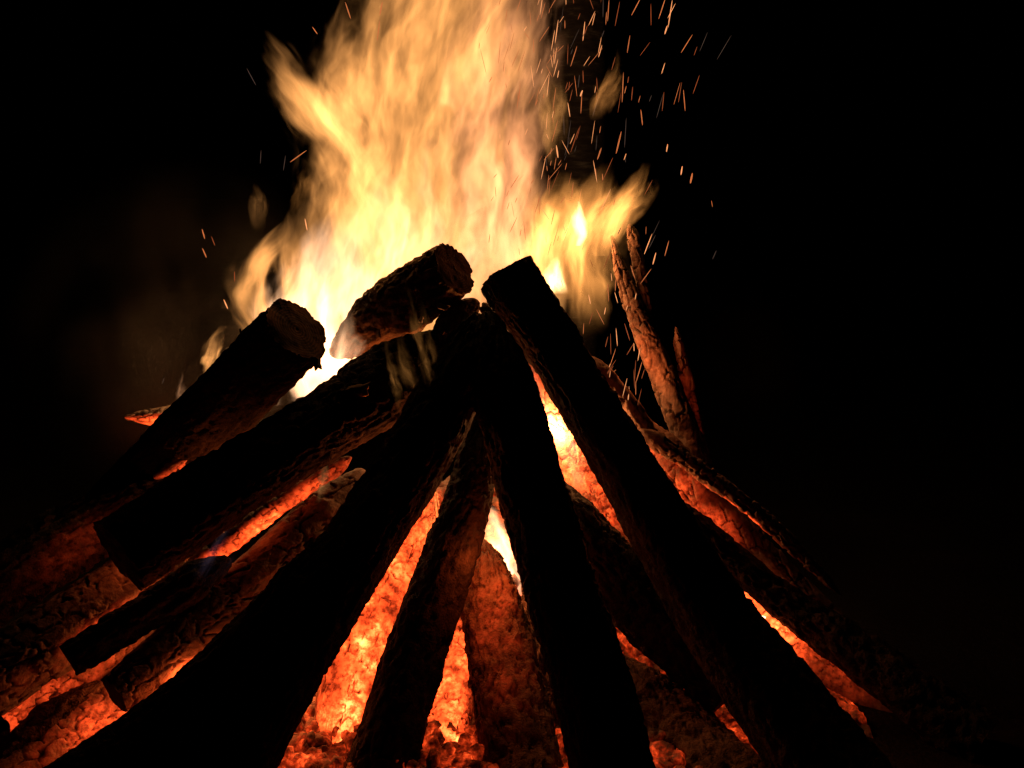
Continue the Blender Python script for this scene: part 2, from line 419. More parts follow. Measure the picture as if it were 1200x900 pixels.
N_ = make_log('log', [(348, 386, -.14, 44), (285, 452, -.06, 44), (215, 522, .03, 43), (130, 612, .14, 43)],
         'short black log on the left with its round sawn end facing out', seed=12, ends=('cut', 'cut'), rough=.8)
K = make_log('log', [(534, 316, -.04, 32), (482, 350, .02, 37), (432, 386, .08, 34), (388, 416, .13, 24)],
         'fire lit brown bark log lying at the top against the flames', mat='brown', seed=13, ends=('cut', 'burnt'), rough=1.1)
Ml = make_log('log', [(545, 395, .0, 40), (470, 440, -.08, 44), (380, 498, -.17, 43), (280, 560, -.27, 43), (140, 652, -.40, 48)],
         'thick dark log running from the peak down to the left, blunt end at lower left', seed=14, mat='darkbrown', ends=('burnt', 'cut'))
O1 = make_log('log', [(428, 552, -.05, 27), (348, 634, -.14, 31), (240, 730, -.25, 32), (134, 816, -.37, 26)],
         'cracked charred log on the left with brightly glowing underside and blunt lower end', mat='char', kind='char', seed=15, ends=('burnt', 'cut'), glow=1.0, heat=(325, 745, -.20), heatr=.30, fmin=0)
Mc = make_log('log', [(412, 536, -.10, 9), (330, 590, -.15, 12), (250, 648, -.21, 12), (190, 690, -.26, 8)],
         'thin charred log glowing in a seam under the thick left log', mat='char', kind='char', seed=45, ends=('burnt', 'burnt'), glow=1.0, heat=(310, 650, -.24), heatr=.25, fmin=-.3, cell=.018)
O2 = make_log('log', [(270, 655, -.24, 22), (180, 712, -.30, 22), (82, 774, -.38, 19)],
         'small black split log with square lower end, above the left glowing log', seed=16, ends=('burnt', 'cut'), sq=3.0)
P1 = make_log('log', [(260, 620, -.05, 36), (150, 692, -.16, 40), (30, 770, -.29, 42), (-110, 865, -.42, 42)],
         'charred log at far left lit red along its lower edge', mat='char', kind='char', seed=17, ends=('burnt', 'cut'), glow=1.0, heat=(135, 748, -.27), heatr=.15, fmin=0)
P2 = make_log('log', [(180, 730, -.10, 26), (80, 795, -.2, 28), (0, 850, -.3, 28)],
         'cracked log patch peeking out below the small black split log', mat='ash', kind='char', seed=18, ends=('burnt', 'cut'), cell=.026, glow=.7, heat=(80, 790, -.36), heatr=.18, fmin=-.1)
P3 = make_log('log', [(290, 715, -.05, 36), (180, 800, -.16, 38), (60, 885, -.3, 40), (-20, 940, -.38, 40)],
         'deeply cracked red charred log at bottom left, beyond the glowing log end', mat='ash', kind='char', seed=19, ends=('burnt', 'cut'), cell=.032, glow=.6, heat=(150, 840, -.36), heatr=.19, fmin=-.1)
P4 = make_log('log', [(230, 560, .02, 30), (120, 618, -.06, 33), (10, 685, -.16, 36), (-120, 770, -.28, 38)],
         'dim red bark log at far left, just left of the thick log end', mat='redbark', seed=20, glow=.2, heat=(90, 645, -.22), heatr=.10, fmin=-.1, ends=('burnt', 'cut'), rough=1.2)  # glow puts a firelit red patch into the bark's emission
P5 = make_log('log', [(150, 575, .12, 22), (60, 625, .05, 24), (-30, 690, -.02, 26), (-140, 775, -.12, 28)],
         'nearly black log at the left frame edge, uppermost of the far left logs', mat='bark', seed=21, ends=('burnt', 'cut'))
P6 = make_log('log', [(120, 800, -.22, 24), (20, 880, -.32, 30), (-50, 940, -.4, 32)],
         'dark log in the very bottom left corner behind the thick foreground log', mat='redbark', seed=22, ends=('burnt', 'cut'))
H = make_log('branch', [(748, 505, -.02, 11), (800, 537, -.03, 11), (855, 577, -.04, 10), (900, 612, -.04, 10), (940, 650, -.05, 8), (985, 697, -.065, 4)],
         'thin branch with glowing lower edge slanting right below the forked charred branch', mat='char', kind='char', seed=23, glow=.9, heat=(835, 610, -.02), heatr=.22, ends=('burnt', 'burnt'), cell=.016, res=.002, cat='branch')
G0 = make_log('log', [(740, 490, .10, 26), (800, 562, .08, 28), (860, 622, .06, 25), (930, 690, .03, 20), (1040, 790, -.02, 18)],
         'red charred log with square cracks under the thin right branch', mat='char', kind='char', seed=24, ends=('burnt', 'burnt'), cell=.034, glow=.5, heat=(790, 590, -.06), heatr=.18)
G = make_log('log', [(772, 580, .0, 15), (902, 692, -.06, 20), (1010, 768, -.13, 29), (1150, 872, -.24, 38)],
         'black log at lower right, above the long ember slit', seed=25, ends=('burnt', 'cut'))
I_ = make_log('log', [(835, 640, .07, 30), (930, 742, .03, 30), (1020, 812, -.01, 28), (1120, 890, -.08, 28)],
         'glowing cracked log in the long slit at lower right', mat='char', kind='char', seed=26, ends=('burnt', 'burnt'), glow=1.0, cell=.026, heat=(900, 735, -.12), heatr=.19, fmin=-.3)
J = make_log('branch', [(716, 276, .22, 4), (728, 318, .21, 8), (750, 378, .20, 13), (776, 440, .18, 16), (800, 500, .16, 18), (835, 600, .12, 20)],
         'upright charred forked branch with orange lit cracks, right of the flames', mat='char', kind='char', seed=27, ends=('burnt', 'burnt'), cell=.020, res=.0022, cat='branch')
def prong():
    s = [(738, 262, .235, 7), (747, 300, .23, 8), (754, 345, .22, 8), (762, 395, .21, 7)]
    r = make_log('prong', s, 'x', mat='char', kind='char', seed=28, ends=('burnt', 'burnt'), cell=.018, res=.0022)
    ch = r.children[0]; off = Vector(r.location) - Vector(J.location)
    ch.name = 'fork_prong'; ch.data.transform(__import__('mathutils').Matrix.Translation(off)); ch.parent = J
    bpy.data.objects.remove(r)
prong()
J2 = make_log('branch', [(792, 383, .2, 5), (800, 425, .19, 7), (810, 470, .18, 8), (820, 525, .16, 9), (840, 620, .12, 9)],
         'thin red lit stick standing right against the forked charred branch', mat='char', kind='char', seed=29, glow=.10, fmin=-.5, heat=(805, 480, .10), heatr=.2, ends=('burnt', 'burnt'), cell=.016, res=.002, cat='branch')  # weak glow painted in for firelight that the fork blocks
T = make_log('branch', [(680, 415, .06, 14), (725, 465, .05, 15), (752, 500, .04, 14), (778, 528, .03, 10)],
         'charred stick along the right edge of the squared timber among sparks', mat='char', kind='char', seed=30, ends=('burnt', 'burnt'), cell=.020, res=.0026, cat='branch', glow=.3)
R_ = make_log('branch', [(250, 478, .20, 12), (200, 487, .18, 12), (146, 489, .16, 6)],
         'short stick tip glowing red left of the black sawn log', mat='ash', kind='char', seed=31, glow=.8, heat=(190, 512, .12), heatr=.10, ends=('burnt', 'burnt'), cell=.014, res=.002, cat='branch')
for k, (s, lab) in enumerate([
        ([(285, 508, -.02, 8), (235, 527, -.03, 9), (180, 560, -.04, 8)], 'thin red lit stick just above the thick left log'),
        ([(205, 505, .10, 6), (175, 530, .08, 8), (160, 575, .05, 7)], 'short crooked stick under the base of the black sawn log'),
        ([(160, 585, -.02, 6), (110, 608, -.05, 7), (55, 628, -.08, 5)], 'thin stick lying along the dim far left bark log')]):
    make_log('branch', s, lab, mat='char', kind='char', seed=33 + k, glow=.8, heat=((250, 560, -.06), (190, 560, .02), (110, 640, -.10))[k], heatr=.12, fmin=-.2, ends=('burnt', 'burnt'), cell=.014, res=.002, cat='branch')
X = make_log('log', [(548, 262, .42, 30), (590, 330, .38, 34), (640, 450, .30, 38)],
         'charred log dim behind the flames at the peak', mat='bark', seed=40, ends=('cut', 'burnt'))
Z = make_log('log', [(560, 352, -.01, 20), (540, 372, -.03, 26), (505, 420, -.05, 26)],
         'small charred chunk wedged at the peak under the sawn timber top', mat='brown', kind='char', seed=42, ends=('burnt', 'burnt'), cell=.026)
# inner hot logs behind the front slots
In1 = make_log('log', [(500, 560, -.02, 42), (450, 700, -.14, 46), (385, 900, -.34, 50)],
         'glowing orange log deep in the wide slot at lower left centre', mat='ash', kind='char', seed=43, ends=('burnt', 'burnt'), glow=1.0, cell=.03, heat=(430, 760, -.42), heatr=.5, fmin=-.6)
In2 = make_log('log', [(545, 700, -.10, 22), (530, 800, -.21, 27), (512, 930, -.40, 32)],
         'glowing rough log in the narrow bottom slot beside the red bark log', mat='ash', kind='char', seed=44, ends=('burnt', 'burnt'), glow=1.0, cell=.024, heat=(510, 830, -.45), heatr=.4, fmin=-.5)
# twig stubs and curled bark belonging to the logs
stub(N_, [(290, 398, -.11), (284, 394, -.12), (281, 385, -.12)], .004, .0015)
stub(O1, [(318, 690, -.20), (313, 705, -.22), (312, 718, -.22)], .0035, .001)
stub(O1, [(313, 705, -.22), (322, 700, -.22), (330, 697, -.22)], .002, .0008)
flake(N_, 322, 361, -.13, .014, 'bark', seed=3); flake(N_, 372, 425, -.16, .015, 'bark', seed=4)
flake(K, 437, 372, .02, .045, 'brown', seed=5, up=(-.4, -.6, .6)); flake(K, 405, 390, .06, .03, 'brown', seed=6, up=(-.4, -.6, .6))
flake(Ml, 480, 415, -.12, .035, 'brown', seed=7); flake(Ml, 415, 455, -.2, .03, 'brown', seed=8, up=(-.3, -.7, .6))
flake(Z, 572, 362, -.06, .022, 'brown', seed=9); flake(Z, 530, 380, -.08, .028, 'brown', seed=10)
flake(None, 519, 357, -.10, .013, 'ash', 'bark_chip', 'curled pale bark chip caught in firelight just below the top log end', 'bark chip', seed=11)
flake(None, 493, 373, -.10, .008, 'ash', 'bark_chip', 'tiny pale bark chip on the dark log below the top log', 'bark chip', seed=12)

# ------------------------------------------------------------------ ember bed (coals beyond counting)
def build_embers():
    n = 220; a = np.linspace(-1, 1, n); Xg, Yg = np.meshgrid(a, a)
    x = -.05 + Xg.ravel() * .72; y = .0 + Yg.ravel() * .66
    pr = np.stack([x, y, 0 * x], 1)
    def height(x, y):
        rr = np.hypot((x + .05) / .62, (y - .20) / .42); ap = np.hypot((x + .05) / .70, y / .64)
        return .34 * np.clip(1 - rr ** 1.5, 0, 1) + .05 * np.clip(1 - ap ** 4, -1, 1)
    def heatf(x, y): return .75 * np.exp(-((x + .02) ** 2 + (y - .08) ** 2) / .07) + .30 * np.exp(-((x + .1) ** 2 + (y + .25) ** 2) / .05) + .05
    z = height(x, y) + .03 * fbm(pr * 18, 4, 3) + .012 * fbm(pr * 60, 3, 8)
    heat = heatf(x, y)
    me = mesh_np('ember_bed', np.stack([x, y, z], 1), [grid_faces(n, n, False)])
    attr(me, 'heat', heat)
    bed = link('ember_bed', me, M['ember'], label='glowing orange ember bed heaped under the leaning logs', cat='embers', kind='stuff')
    # loose coals heaped on it
    import bmesh
    bm = bmesh.new(); bmesh.ops.create_icosphere(bm, subdivisions=1, radius=1); v0 = np.array([v.co for v in bm.verts]); f0 = np.array([[q.index for q in f.verts] for f in bm.faces]); bm.free()
    V, Fc, Ht = [], [], []; off = 0
    r2 = np.random.default_rng(5)
    for k in range(2200):
        th = r2.uniform(0, 2 * math.pi); q = math.sqrt(r2.uniform(0, 1.0))
        cx = -.05 + q * math.cos(th) * .66; cyy = q * math.sin(th) * .6
        cz = float(height(cx, cyy)) + .006
        s = r2.uniform(.007, .022)
        sc = np.array([s, s * r2.uniform(.6, 1), s * r2.uniform(.45, .9)]); Q, _ = np.linalg.qr(r2.standard_normal((3, 3)))
        v = np.sign(v0) * np.abs(v0) ** .7
        v = v * (1 + .18 * vnoise(v0 * 2.3 + k * 3.7, 4))[:, None]
        V.append((v * sc) @ Q.T + (cx, cyy, cz)); Fc.append(f0 + off); off += len(v0)
        Ht.append(np.full(len(v0), float(heatf(cx, cyy)) + r2.uniform(-.25, .22)))
    me = mesh_np('loose_coals', np.vstack(V), [np.vstack(Fc)]); attr(me, 'heat', np.concatenate(Ht))
    link('loose_coals', me, M['ember'], bed, kind='stuff')
build_embers()

def coal(name, px, py, Y, size, mat, label, group=None, heat=.5, cat='ember'):
    import bmesh
    bm = bmesh.new(); bmesh.ops.create_icosphere(bm, subdivisions=2, radius=1); v0 = np.array([v.co for v in bm.verts]); f0 = np.array([[q.index for q in f.verts] for f in bm.faces]); bm.free()
    c = P(px, py, Y); v = np.sign(v0) * np.abs(v0) ** .7 * (1 + .25 * vnoise(v0 * 2 + px, 4))[:, None] * np.array((1, .8, .75)) * size
    me = mesh_np(name, v, [f0]); attr(me, 'heat', np.full(len(v), heat))
    return link(name, me, M[mat], label=label, cat=cat, group=group, loc=c)
coal('ember', 893, 725, -.05, .007, 'white_ember', 'white hot ember in the long slit at lower right')

# ------------------------------------------------------------------ flames
STEP = .034
def flame_mat(name, zs, cx, rx, H, ry, Smax, col, seed, inten, soft=.50, nk=2.6, streak=.85, sx=32., rate=.35):
    t = NT(name); tc = t.n('ShaderNodeTexCoord').outputs['Object']
    sep = t.n('ShaderNodeSeparateXYZ'); t.l(tc, sep.inputs[0]); x, y, z = sep.outputs
    tt = t.math('DIVIDE', z, H, clamp=True)
    def curve(vals, lo, hi):
        n = t.n('ShaderNodeFloatCurve'); c = n.mapping.curves[0]; pts = list(zip(zs, vals))
        c.points[0].location = (0, (pts[0][1] - lo) / (hi - lo)); c.points[1].location = (1, (pts[-1][1] - lo) / (hi - lo))
        for a, b in pts[1:-1]: c.points.new(a, (b - lo) / (hi - lo))
        for q in c.points: q.handle_type = 'VECTOR'
        n.mapping.update(); t.l(tt, n.inputs['Value'])
        return t.math('MULTIPLY_ADD', n.outputs[0], hi - lo, lo)
    c_ = curve(cx, min(cx) - .01, max(cx) + .01); r_ = curve(rx, 0.0, max(rx) * 1.01); k_ = curve(inten, 0, 1)
    dx = t.math('SUBTRACT', x, c_)
    cmb = t.n('ShaderNodeCombineXYZ'); t.val(dx, cmb.inputs[0]); t.val(y, cmb.inputs[1]); t.val(z, cmb.inputs[2])
    fs = max(1.0, .085 / max(rx)) ** .75
    base = t.vmath('ADD', t.vmath('MULTIPLY', cmb.outputs[0], (fs, fs, fs)), (seed * 1.37, seed * .71, seed * 2.11))
    wp = t.noise(t.vmath('MULTIPLY', base, (10, 10, 5.5)), 1, 2, .6, 'Color')
    wv = t.vmath('SUBTRACT', wp, (.5, .5, .5))
    ws = t.n('ShaderNodeSeparateXYZ'); t.l(wv, ws.inputs[0])
    qx = t.math('DIVIDE', t.math('MULTIPLY_ADD', ws.outputs[0], min(.24, max(rx) * 1.6), dx), r_)
    ryv = t.math('MULTIPLY', r_, ry / max(rx))
    qy = t.math('DIVIDE', y, ryv)
    d = t.math('SUBTRACT', 1.0, t.math('SQRT', t.math('ADD', t.math('MULTIPLY', qx, qx), t.math('MULTIPLY', qy, qy))))
    wb = t.vmath('ADD', base, t.vmath('MULTIPLY', wv, (.15, .14, .05)))
    body = t.noise(t.vmath('MULTIPLY', wb, (17, 10, 5.5)), 1, 3, .62)
    st = t.noise(t.vmath('MULTIPLY', wb, (sx, sx * .7, sx * .125)), 1, 3, .6)
    e = t.math('MULTIPLY_ADD', t.math('SUBTRACT', body, .5), nk, t.math('MULTIPLY', d, .72))
    den = t.smooth(0.0, soft, e)
    st2 = t.math('MULTIPLY_ADD', t.math('POWER', t.smooth(.30, .76, st), 1.7), 2.6 * streak, 1 - .80 * streak)
    # stays inside the hull
    hullr = t.math('SUBTRACT', 1.22, t.math('SQRT', t.math('ADD', t.math('POWER', t.math('DIVIDE', dx, r_), 2), t.math('MULTIPLY', qy, qy))))
    den = t.math('MULTIPLY', t.math('MULTIPLY', den, st2), t.math('MULTIPLY', t.smooth(0, .3, hullr), k_))
    em = t.n('ShaderNodeEmission'); em.inputs[0].default_value = (*col, 1)
    t.l(t.math('MULTIPLY', den, Smax * 3.3), em.inputs[1])
    t.l(em.outputs[0], t.out.inputs['Volume'])
    diag = math.sqrt(H * H + 4 * max(rx) ** 2 + 4 * ry * ry)
    t.m.cycles.volume_step_rate = min(3.0, STEP / (diag / 10) * (1.0 if ry > .03 else .6))
    return t.m

def flame(stations, Y, depth, Smax, col=(1, .55, .17), seed=0, inten=None, parent=None, name='flame_tongue', label=None, group=None, Hn=18, **kw):
    """stations: (px, py, half width px) from root to tip, standing at depth Y; depth = half thickness in metres"""
    st = [];
    for px, py, hw in stations:
        q = P(px, py, Y); st.append((q[0], q[2], hw * mpp(q)))
    st = np.array(st); k = len(st)
    sp = spline(st, 60) if k > 2 else np.stack([np.interp(np.linspace(0, 1, 60), [0, 1], st[:, j]) for j in range(3)], 1)
    z0, z1 = st[0, 1], st[-1, 1]; Hh = z1 - z0
    zs = np.linspace(0, 1, Hn); order = np.argsort(sp[:, 1])
    X0 = st[0, 0]
    cx = np.interp(zs, (sp[order, 1] - z0) / Hh, sp[order, 0]) - X0
    rx = np.maximum(np.interp(zs, (sp[order, 1] - z0) / Hh, sp[order, 2]), .0015)
    if inten is None: inten = [(0, 0), (.25, 1), (.7, .8), (1, 0)]
    iv = np.interp(zs, [a for a, b in inten], [b for a, b in inten])
    mat = flame_mat(name + '_glow', zs, cx, rx, Hh, depth, Smax, col, seed, iv, **kw)
    ns = 20; th = np.linspace(0, 2 * math.pi, ns, endpoint=False); m = 1.24
    ring = np.stack([cx[:, None] + m * rx[:, None] * np.cos(th), m * (rx * depth / rx.max())[:, None] * np.sin(th), np.repeat((zs * Hh)[:, None], ns, 1)], -1).reshape(-1, 3)
    nr = len(zs)
    co = np.vstack([ring, [(cx[0], 0, 0)], [(cx[-1], 0, Hh)]])
    a = np.arange(ns); b = np.roll(a, -1)
    fs = [grid_faces(nr, ns), np.stack([b, a, np.full(ns, nr * ns)], 1), np.stack([a + (nr - 1) * ns, b + (nr - 1) * ns, np.full(ns, nr * ns + 1)], 1)]
    me = mesh_np(name, co, fs)
    o0 = np.array((X0, Y, z0))
    if parent is not None: loc = o0 - np.array(parent.location)
    else: loc = o0
    return link(name, me, mat, parent, label, None if parent else 'flame', group, loc=loc)

def root(name, loc, label, cat):
    o = bpy.data.objects.new(name, None); COL.objects.link(o); o.location = loc; o['label'] = label; o['category'] = cat; return o

def lamp(parent, loc, watts, col, radius):
    ld = bpy.data.lights.new('firelight', 'POINT'); ld.energy = watts * 3.2; ld.color = col; ld.shadow_soft_size = radius
    o = bpy.data.objects.new('firelight', ld); COL.objects.link(o); o.parent = parent; o.location = np.array(loc) - np.array(parent.location)
    return o

GOLD = (1, .41, .11); PALE = (1, .53, .27); PINK = (1, .39, .15); OLIVE = (1, .38, .085)
mf = root('flame', P(470, 430, .2), 'tall golden main flame blazing up out of the top of the frame', 'flame')
flame([(455, 450, 80), (462, 380, 110), (470, 300, 112), (482, 210, 116), (492, 120, 122), (505, 40, 116), (525, -40, 100), (540, -130, 50)], .26, .15, 2.5, GOLD, 1, [(0, .8), (.25, 1), (.6, .85), (.85, .6), (1, 0)], mf)
flame([(560, 440, 40), (562, 375, 62), (565, 300, 76), (568, 220, 74), (575, 140, 66), (590, 60, 66), (605, -20, 60), (620, -90, 30)], .30, .12, 3.2, PINK, 2, [(0, 0), (.12, .5), (.35, 1), (.7, .55), (1, 0)], mf)
flame([(440, 330, 50), (428, 250, 52), (410, 190, 48), (384, 132, 58), (352, 88, 42), (330, 55, 22), (318, 35, 8)], .22, .09, 3.3, GOLD, 3, [(0, .2), (.3, .8), (.75, .9), (.9, .4), (1, 0)], mf, nk=2.4)
flame([(430, 250, 34), (415, 180, 46), (400, 110, 46), (395, 60, 26), (390, 25, 8)], .26, .07, 3.0, GOLD, 10, [(0, .1), (.4, .8), (.8, .6), (1, 0)], mf, nk=2.4)
flame([(430, 180, 34), (428, 110, 40), (430, 50, 28), (432, 0, 12)], .24, .08, 2.4, GOLD, 4, [(0, .1), (.5, .8), (1, .1)], mf)
flame([(385, 470, 66), (375, 420, 74), (370, 370, 72), (385, 310, 56), (400, 240, 24)], .20, .11, 8.5, PALE, 5, [(0, .9), (.35, 1), (.7, .6), (1, 0)], mf, streak=.55)
flame([(345, 445, 66), (322, 385, 58), (308, 340, 46), (318, 298, 36), (348, 258, 14)], .17, .07, 6.0, GOLD, 6, [(0, .7), (.4, 1), (.8, .8), (1, 0)], mf, nk=1.7)
flame([(372, 400, 40), (358, 340, 44), (350, 290, 30), (352, 240, 10)], .22, .06, 4.0, GOLD, 52, [(0, .4), (.4, 1), (1, 0)], mf, nk=2.2)
flame([(632, 380, 26), (628, 310, 34), (622, 250, 28), (618, 185, 8)], .24, .05, 5.0, GOLD, 53, [(0, .5), (.4, 1), (1, 0)], mf, nk=2.2)
flame([(500, 370, 60), (505, 300, 66), (500, 230, 56), (495, 150, 30)], .18, .07, 2.8, PALE, 7, [(0, .2), (.4, 1), (1, 0)], mf)
flame([(440, 400, 40), (440, 340, 48), (450, 270, 40), (455, 190, 18)], .14, .05, 5.6, PALE, 8, [(0, .9), (.4, 1), (1, 0)], mf, streak=1.0)
flame([(588, 390, 24), (592, 330, 40), (600, 270, 46), (605, 210, 34), (612, 150, 12)], .20, .06, 3.4, PINK, 9, [(0, 0), (.2, .4), (.45, 1), (1, 0)], mf)
flame([(385, 460, 26), (392, 428, 34), (400, 395, 28), (408, 355, 8)], .03, .03, 9.0, PALE, 51, [(0, .2), (.3, 1), (1, 0)], mf)
lamp(mf, P(420, 350, .28), 3.0, (1, .48, .16), .10)
lamp(mf, P(500, 180, .26), 1.6, (1, .46, .15), .14)
lamp(mf, P(575, 290, .30), 1.6, (1, .38, .12), .08)

rf = root('flame', P(690, 380, .2), 'lower ragged yellow flame right of the peak behind the squared timber', 'flame')
flame([(692, 400, 10), (684, 345, 46), (680, 290, 56), (690, 235, 50), (705, 190, 16)], .22, .06, 9.5, OLIVE, 11, [(0, 0), (.12, .06), (.3, .5), (.6, 1), (1, 0)], rf, nk=2.2)
flame([(640, 350, 30), (640, 290, 38), (648, 240, 32), (662, 200, 10)], .24, .05, 8.0, OLIVE, 12, [(0, .3), (.5, 1), (1, 0)], rf, nk=2.4)
flame([(700, 300, 16), (720, 255, 28), (742, 222, 26), (758, 190, 8)], .22, .04, 8.5, OLIVE, 13, [(0, .3), (.5, 1), (1, 0)], rf, nk=2.4)
flame([(679, 288, 5), (682, 275, 8), (678, 258, 9), (677, 236, 2)], .16, .015, 60, (1, .66, .30), 14, [(0, .6), (.4, 1), (1, .4)], rf, nk=.3, streak=.2)
flame([(655, 345, 12), (650, 330, 14), (650, 315, 12), (655, 300, 4)], .16, .02, 40, (1, .62, .24), 15, None, rf, nk=.8)
lamp(rf, P(680, 290, .20), .7, (1, .26, .07), .05)

DL = 'detached flame licks'
flame([(640, 195, 14), (642, 150, 24), (645, 110, 22), (648, 66, 8)], .24, .04, 4.0, GOLD, 21, [(0, 0), (.45, 1), (1, 0)], None, 'flame_lick', 'detached golden flame lick standing right of the main flame near its top', DL, nk=3.0, soft=.9)
flame([(700, 142, 8), (706, 118, 17), (714, 95, 15), (726, 55, 4)], .2, .025, 5.5, (1, .38, .09), 22, [(0, 0), (.35, 1), (1, 0)], None, 'flame_lick', 'small detached flame lick among the sparks at upper right', DL, nk=3.2, soft=.9)
flame([(302, 272, 6), (303, 248, 11), (303, 235, 11), (300, 214, 3)], .15, .02, 1.6, GOLD, 23, [(0, 0), (.5, 1), (1, 0)], None, 'flame_lick', 'faint detached flame lick in the dark above the left flame', DL, nk=2.4)
flame([(345, 250, 10), (352, 225, 16), (356, 205, 12), (360, 180, 3)], .2, .02, 1.4, OLIVE, 24, [(0, 0), (.5, 1), (1, 0)], None, 'flame_lick', 'olive flame lick in the dark notch at the left flame edge', DL, nk=2.4)
WF = 'small flames on the left logs'
flame([(244, 462, 8), (243, 430, 12), (250, 405, 14), (262, 382, 4)], .14, .02, 9.0, GOLD, 31, [(0, .4), (.6, 1), (1, .2)], None, 'small_flame', 'small forked flame behind the back of the black sawn log', WF, nk=2.0)
flame([(211, 472, 4), (212, 455, 6), (212, 436, 2)], .15, .01, 5.0, (1, .45, .2), 32, None, None, 'small_flame', 'tiny pale wisp of flame above the glowing stick tip', WF, nk=2.4)
vl = root('flame', P(485, 480, -.22), 'translucent yellow flame wisps licking over the logs left of the peak', 'flame')
for k, (st_, w_) in enumerate([([(508, 470, 5), (500, 430, 9), (488, 385, 8), (478, 335, 3)], 2.6), ([(470, 490, 4), (464, 455, 7), (458, 425, 6), (452, 390, 3)], 2.0), ([(497, 490, 5), (482, 450, 10), (470, 410, 10), (462, 360, 4)], 1.1), ([(512, 450, 4), (508, 415, 7), (498, 375, 6), (492, 350, 2)], 1.2)]):
    flame(st_, -.22 + .012 * k, .012, w_ * 1.6, (1, .40, .09), 330 + k, [(0, 0), (.4, 1), (.7, .5), (1, 0)], vl, nk=2.4, soft=1.0)
flame([(374, 590, 7), (379, 565, 8), (383, 530, 2)], -.18, .01, 2.2, (1, .5, .16), 34, None, None, 'small_flame', 'thin flame wisp under the thick left log', WF, nk=1.2)
flame([(225, 690, 26), (245, 660, 26), (262, 630, 14), (275, 605, 4)], -.28, .025, .16, (.9, .6, 1), 35, None, None, 'small_flame', 'faint bluish flame haze in the left slot above the glowing log', WF, nk=2.0)

hf = root('flame', P(560, 800, -.02), 'yellow hot inner fire glowing through the slots between the front logs', 'flame')
flame([(602, 725, 16), (598, 680, 28), (590, 640, 26), (576, 590, 8)], -.04, .04, 18, PALE, 41, [(0, .6), (.4, 1), (1, .2)], hf, nk=2.4)
flame([(415, 850, 26), (420, 815, 30), (435, 780, 24), (450, 730, 6)], -.14, .03, 20, PALE, 42, [(0, .5), (.4, 1), (1, 0)], hf, nk=1.8)
flame([(690, 585, 16), (670, 540, 18), (645, 490, 14), (620, 430, 5)], .02, .02, 10, PALE, 43, [(0, .5), (.6, 1), (1, .5)], hf, nk=1.4)
RED = (1, .14, .026)
for loc, w, c, r in [(P(578, 640, .0), 4.0, (1, .22, .05), .04), (P(445, 780, .02), 6.0, RED, .05), (P(520, 850, -.05), 3.0, RED, .04), (P(740, 690, .10), 3.0, RED, .04),
                     (P(650, 500, .02), 1.6, (1, .34, .10), .02), (P(330, 610, .12), .3, RED, .05), (P(905, 748, -.07), .10, RED, .02), (P(335, 735, -.12), 2.2, (1, .20, .042), .03),
                     (P(215, 795, -.33), .35, RED, .03), (P(150, 737, -.22), .10, RED, .02), (P(150, 650, -.22), .04, RED, .02), (P(190, 512, .15), .1, RED, .02), (P(772, 577, .05), .3, RED, .02),
                     (P(570, 650, -.26), .22, RED, .02), (P(745, 425, .13), .22, (1, .18, .04), .03), (P(806, 500, .14), .3, RED, .01)]:
    lamp(hf, loc, w, c, r)  # the weak ones are fill lamps added in the slots, outside any flame

# ------------------------------------------------------------------ sparks
def spark_mesh(n=6):
    th = np.linspace(0, 2 * math.pi, n, endpoint=False)
    rings = [(0, .25), (.15, .8), (.5, 1), (.85, .7), (1, .2)]
    co = np.array([(math.cos(a) * r, math.sin(a) * r, z) for z, r in rings for a in th])
    cap0 = np.arange(n)[::-1][None]; cap1 = (np.arange(n) + 4 * n)[None]
    return co, [grid_faces(5, n), cap0, cap1]
SPM = {}
for k in ('spark_bright', 'spark_mid', 'spark_dim', 'spark_grey'):
    co, fs = spark_mesh(); me = mesh_np('spark', co, fs, False); me.materials.append(M[k]); SPM[k] = me
def spark(px, py, Y, length, tilt, width, kind, label, group, fwd=0.0):
    o = bpy.data.objects.new('spark', SPM[kind]); COL.objects.link(o)
    q = P(px, py, Y); u = mpp(q); o.location = q
    o.rotation_euler = (fwd, math.radians(tilt), 0); o.scale = (width * .85 * u, width * .85 * u, length * u)
    look = {'spark_bright': 'bright orange', 'spark_mid': 'plain orange', 'spark_dim': 'dim red', 'spark_grey': 'fading grey'}[kind]
    size = 'long' if length > 20 else ('short' if length < 11 else 'mid length')
    o['label'] = size + ' ' + look + ' spark ' + label(px, py); o['category'] = 'spark'; o['group'] = group
r3 = np.random.default_rng(11)
GR = 'sparks in the dark right of the main flame'; GF = 'sparks against the flames'; GL = 'sparks left of the flames'; GT = 'sparks beside the squared timber'
LR = lambda x, y: ('well right of flames ' if x > 730 else 'close right of main flame ') + ('near frame top' if y < 70 else 'beside detached lick' if y < 160 else 'above forked branch' if y < 240 else 'beside fork tips')
LF = lambda x, y: ('against golden flame ' if x < 610 else 'at main flame right margin ') + ('near frame top' if y < 90 else 'half way up' if y < 190 else 'low over peak')
LL = lambda x, y: 'left of flames ' + ('near frame top' if y < 110 else 'at the dark notch' if y < 230 else 'far out in the dark' if x < 290 else 'just above low left flame')
LT = lambda x, y: 'between squared timber and forked branch, ' + ('upper' if y < 370 else 'middle' if y < 425 else 'lower') + ' part'
